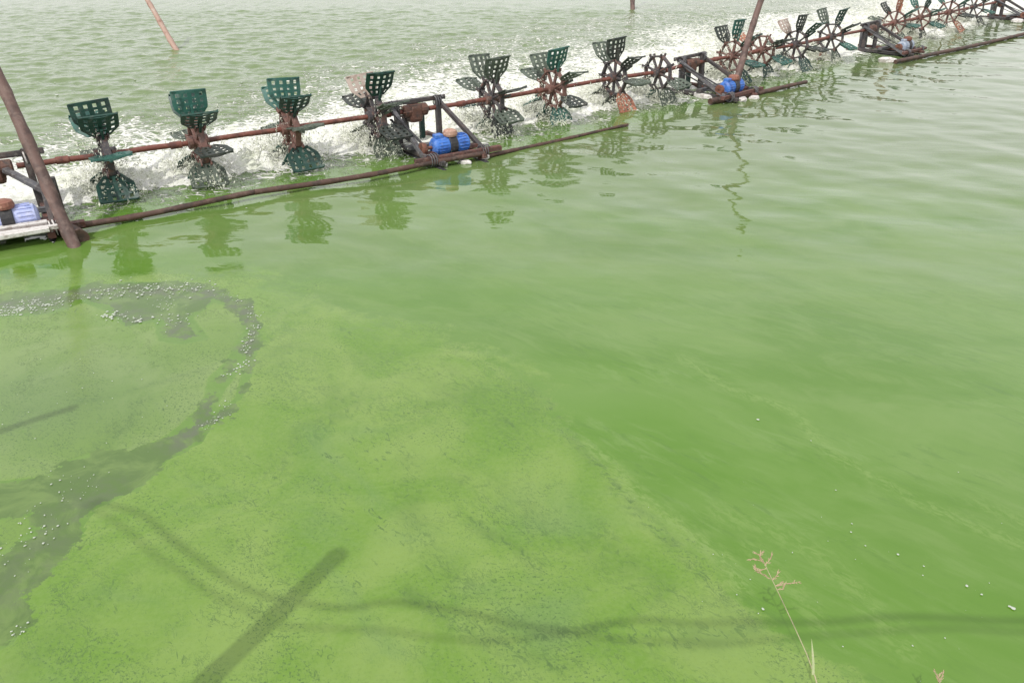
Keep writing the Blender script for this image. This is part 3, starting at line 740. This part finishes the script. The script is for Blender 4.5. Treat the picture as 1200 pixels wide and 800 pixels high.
# foam flecks and bubbles floating on the scum band, along the row and scattered over the pond (stuff)
def flecks():
    pts = []; sz = []
    def near_line(pl, n, w, s0, s1):
        n = int(n*1.7)
        p = np.array(P2(pl)); seg = np.hypot(*np.diff(p, axis=0).T); cs = np.concatenate([[0], np.cumsum(seg)])
        # bunch them
        cl = rng.uniform(0, cs[-1], max(3, n//7)); q = np.clip(rng.choice(cl, n) + rng.normal(0, .035, n), 0, cs[-1])
        x = np.interp(q, cs, p[:, 0]) + rng.normal(0, w, n); y = np.interp(q, cs, p[:, 1]) + rng.normal(0, w, n)
        pts.extend(zip(x, y)); sz.extend(np.clip(rng.lognormal(math.log(s0), .75, n), s0*.4, s1)*.46)
    near_line([(0, 362), (40, 358), (80, 350), (130, 342), (190, 338), (235, 338)], 260, .05, .006, .016)
    near_line([(0, 366), (70, 358)], 90, .035, .007, .016)
    near_line([(125, 368), (150, 374), (165, 376)], 40, .03, .008, .02)
    near_line([(190, 350), (200, 370), (205, 385)], 60, .04, .005, .011)
    near_line([(250, 342), (285, 352), (300, 375), (294, 395)], 50, .02, .005, .012)
    near_line([(290, 400), (288, 425), (272, 440), (262, 442)], 40, .015, .006, .013)
    near_line([(272, 465), (258, 490), (235, 500), (215, 508)], 30, .018, .004, .009)
    near_line([(100, 560), (90, 575), (70, 582)], 20, .05, .004, .01)
    near_line([(30, 605), (60, 610), (20, 640), (15, 650)], 26, .05, .005, .01)
    near_line([(10, 745), (25, 738)], 8, .012, .005, .008)
    near_line([(20, 440), (100, 440), (60, 520)], 40, .25, .003, .006)
    near_line([(860, 700), (1000, 640), (1190, 700)], 26, .3, .003, .006)
    for px, py, s in ((1052, 650, .007), (1133, 687, .009), (1150, 697, .006), (1187, 713, .014), (1183, 711, .009), (997, 624, .006), (1069, 757, .006), (1107, 748, .005), (888, 492, .012), (894, 714, .009), (998, 614, .005), (1014, 640, .005)):
        g = G(px, py); pts.append((g.x, g.y)); sz.append(s*.55)
    n = 900; x = rng.uniform(-5.5, 3, n); yb = np.interp(x, lx, ly); y = yb + np.abs(rng.normal(0, 2.2, n)) + .3
    pts.extend(zip(x, y)); sz.extend(np.clip(rng.lognormal(math.log(.012), .4, n), .005, .03))
    n = 260; x = rng.uniform(-3.2, 9, n); yb = np.interp(x, lx, ly); y = yb - np.abs(rng.normal(.5, .35, n)); pts.extend(zip(x, y)); sz.extend(np.clip(rng.lognormal(math.log(.007), .4, n), .003, .014))
    P = np.array(pts); S = np.array(sz); N = len(P); k = 7; vs = []; fs = []
    a = np.arange(k)*2*np.pi/k
    for i in range(N):
        b = len(vs); e = rng.uniform(.5, 1.1); r = rng.uniform(.7, 1.2, k)*S[i]; ro = rng.uniform(0, 6)
        cx, cy = P[i]; ca, sa = math.cos(ro), math.sin(ro)
        for lv, kk in ((-.3, 1.0), (.25, .72)):
            for j in range(k):
                lx_, ly_ = math.cos(a[j])*r[j]*kk, math.sin(a[j])*r[j]*kk*e
                vs.append((cx+lx_*ca-ly_*sa, cy+lx_*sa+ly_*ca, .004 + lv*S[i]*.3))
        vs.append((cx, cy, .004+S[i]*.14))
        for j in range(k):
            q = (j+1) % k; fs.append((b+j, b+q, b+k+q, b+k+j)); fs.append((b+k+j, b+k+q, b+2*k))
    t = NT('foam_flecks'); t.b.inputs['Base Color'].default_value = (.44, .48, .41, 1); t.b.inputs['Roughness'].default_value = .7
    m = MB(); m.add(vs, fs, True); tag(m.build('foam_flecks', t.m), 'small white foam bubbles and flecks floating on the green water', kind='stuff')
flecks()

# ------------------------------------------------------------------ grass stems growing on the bank in front of the lens
M_STEM = worn('grass_stem', (.36, .36, .2), (.4, .34, .2), (.46, .42, .28), .6, 30, .4)
M_SEED = worn('grass_seed', (.4, .3, .19), (.44, .35, .22), (.5, .44, .3), .8, 60, .4)
M_BLADE = worn('grass_blade', (.34, .4, .2), (.4, .42, .24), (.46, .46, .28), .55, 30, .4)
def grass(ptsz, spikes, leaves, root, label):
    p = [at_depth(*q) for q in ptsz]
    tpos = Vector(root); t = empty('grass_stem', tpos); tag(t, label, 'grass', 'dry flowering grasses on the near bank')
    loc = lambda q: q - tpos
    full = [Vector(root)] + p
    n = len(full); MB().tube([loc(q) for q in full], [.0017-.0009*i/n for i in range(n)], 6).build('stem', M_STEM, t)
    for sp in spikes:
        q = [loc(at_depth(*s)) for s in sp]; m = MB(); m.tube(q, [.0009]*(len(q)-1)+[.0005], 5)
        for i in range(len(q)-1):
            for k in range(5):
                c = q[i].lerp(q[i+1], k/5); d = (q[i+1]-q[i]).normalized()
                e = Vector((random.uniform(-1, 1), random.uniform(-1, 1), random.uniform(-1, 1)))*.004
                m.tube([c, c+d*.003+e*.6, c+d*.007+e], [.0006, .0012, .0003], 5)
        m.build('seed_spike', M_SEED, t)
    for lf in leaves:
        q = [loc(at_depth(*s)) for s in lf]; vs = []; fs = []
        for i, a in enumerate(q):
            d = (q[min(i+1, len(q)-1)]-q[max(i-1, 0)]).normalized(); x = d.cross(Vector((0, -.85, .5))).normalized()
            w = .0028*(1-(i/(len(q)-1))**2)+.0003; vs += [a-x*w, a+Vector((0, 0, -.0008)), a+x*w]
        for i in range(len(q)-1):
            for k in (0, 1): fs.append((3*i+k, 3*i+k+1, 3*i+k+4, 3*i+k+3))
        m = MB(); m.add(vs, fs); m.build('leaf', M_BLADE, t)
D = 1.72
grass([(968, 840, D-.03), (955, 792, D-.02), (945, 765, D), (930, 732, D), (915, 700, D), (903, 675, D), (895, 658, D)],
      [[(895, 658, D), (886, 655, D), (877, 655, D)], [(896, 660, D), (890, 650, D), (886, 648, D)], [(896, 662, D), (901, 657, D), (905, 649, D)], [(898, 666, D), (888, 668, D), (884, 664, D)],
       [(903, 678, D), (894, 673, D), (886, 668, D), (884, 663, D)], [(908, 686, D), (914, 684, D), (925, 683, D), (938, 681, D)], [(893, 656, D), (890, 651, D), (893, 646, D)], [(911, 690, D), (918, 690, D), (920, 684, D)], [(905, 680, D), (910, 674, D), (912, 670, D)]],
      [[(953, 790, D-.02), (953, 775, D-.02), (952, 760, D-.02), (951, 748, D-.02)]], (.66, 1.0, .03), 'tall thin grass stem with reddish seed spikes at lower right')
grass([(1105, 850, D-.05), (1104, 820, D-.03), (1102, 806, D-.02), (1101, 796, D)],
      [[(1101, 800, D), (1098, 792, D), (1095, 784, D)], [(1101, 798, D), (1104, 792, D), (1105, 787, D)], [(1102, 803, D), (1100, 795, D), (1101, 788, D)]], [], (.95, 1.02, .03), 'tip of a grass seed head at the bottom edge, right of the tall stem')
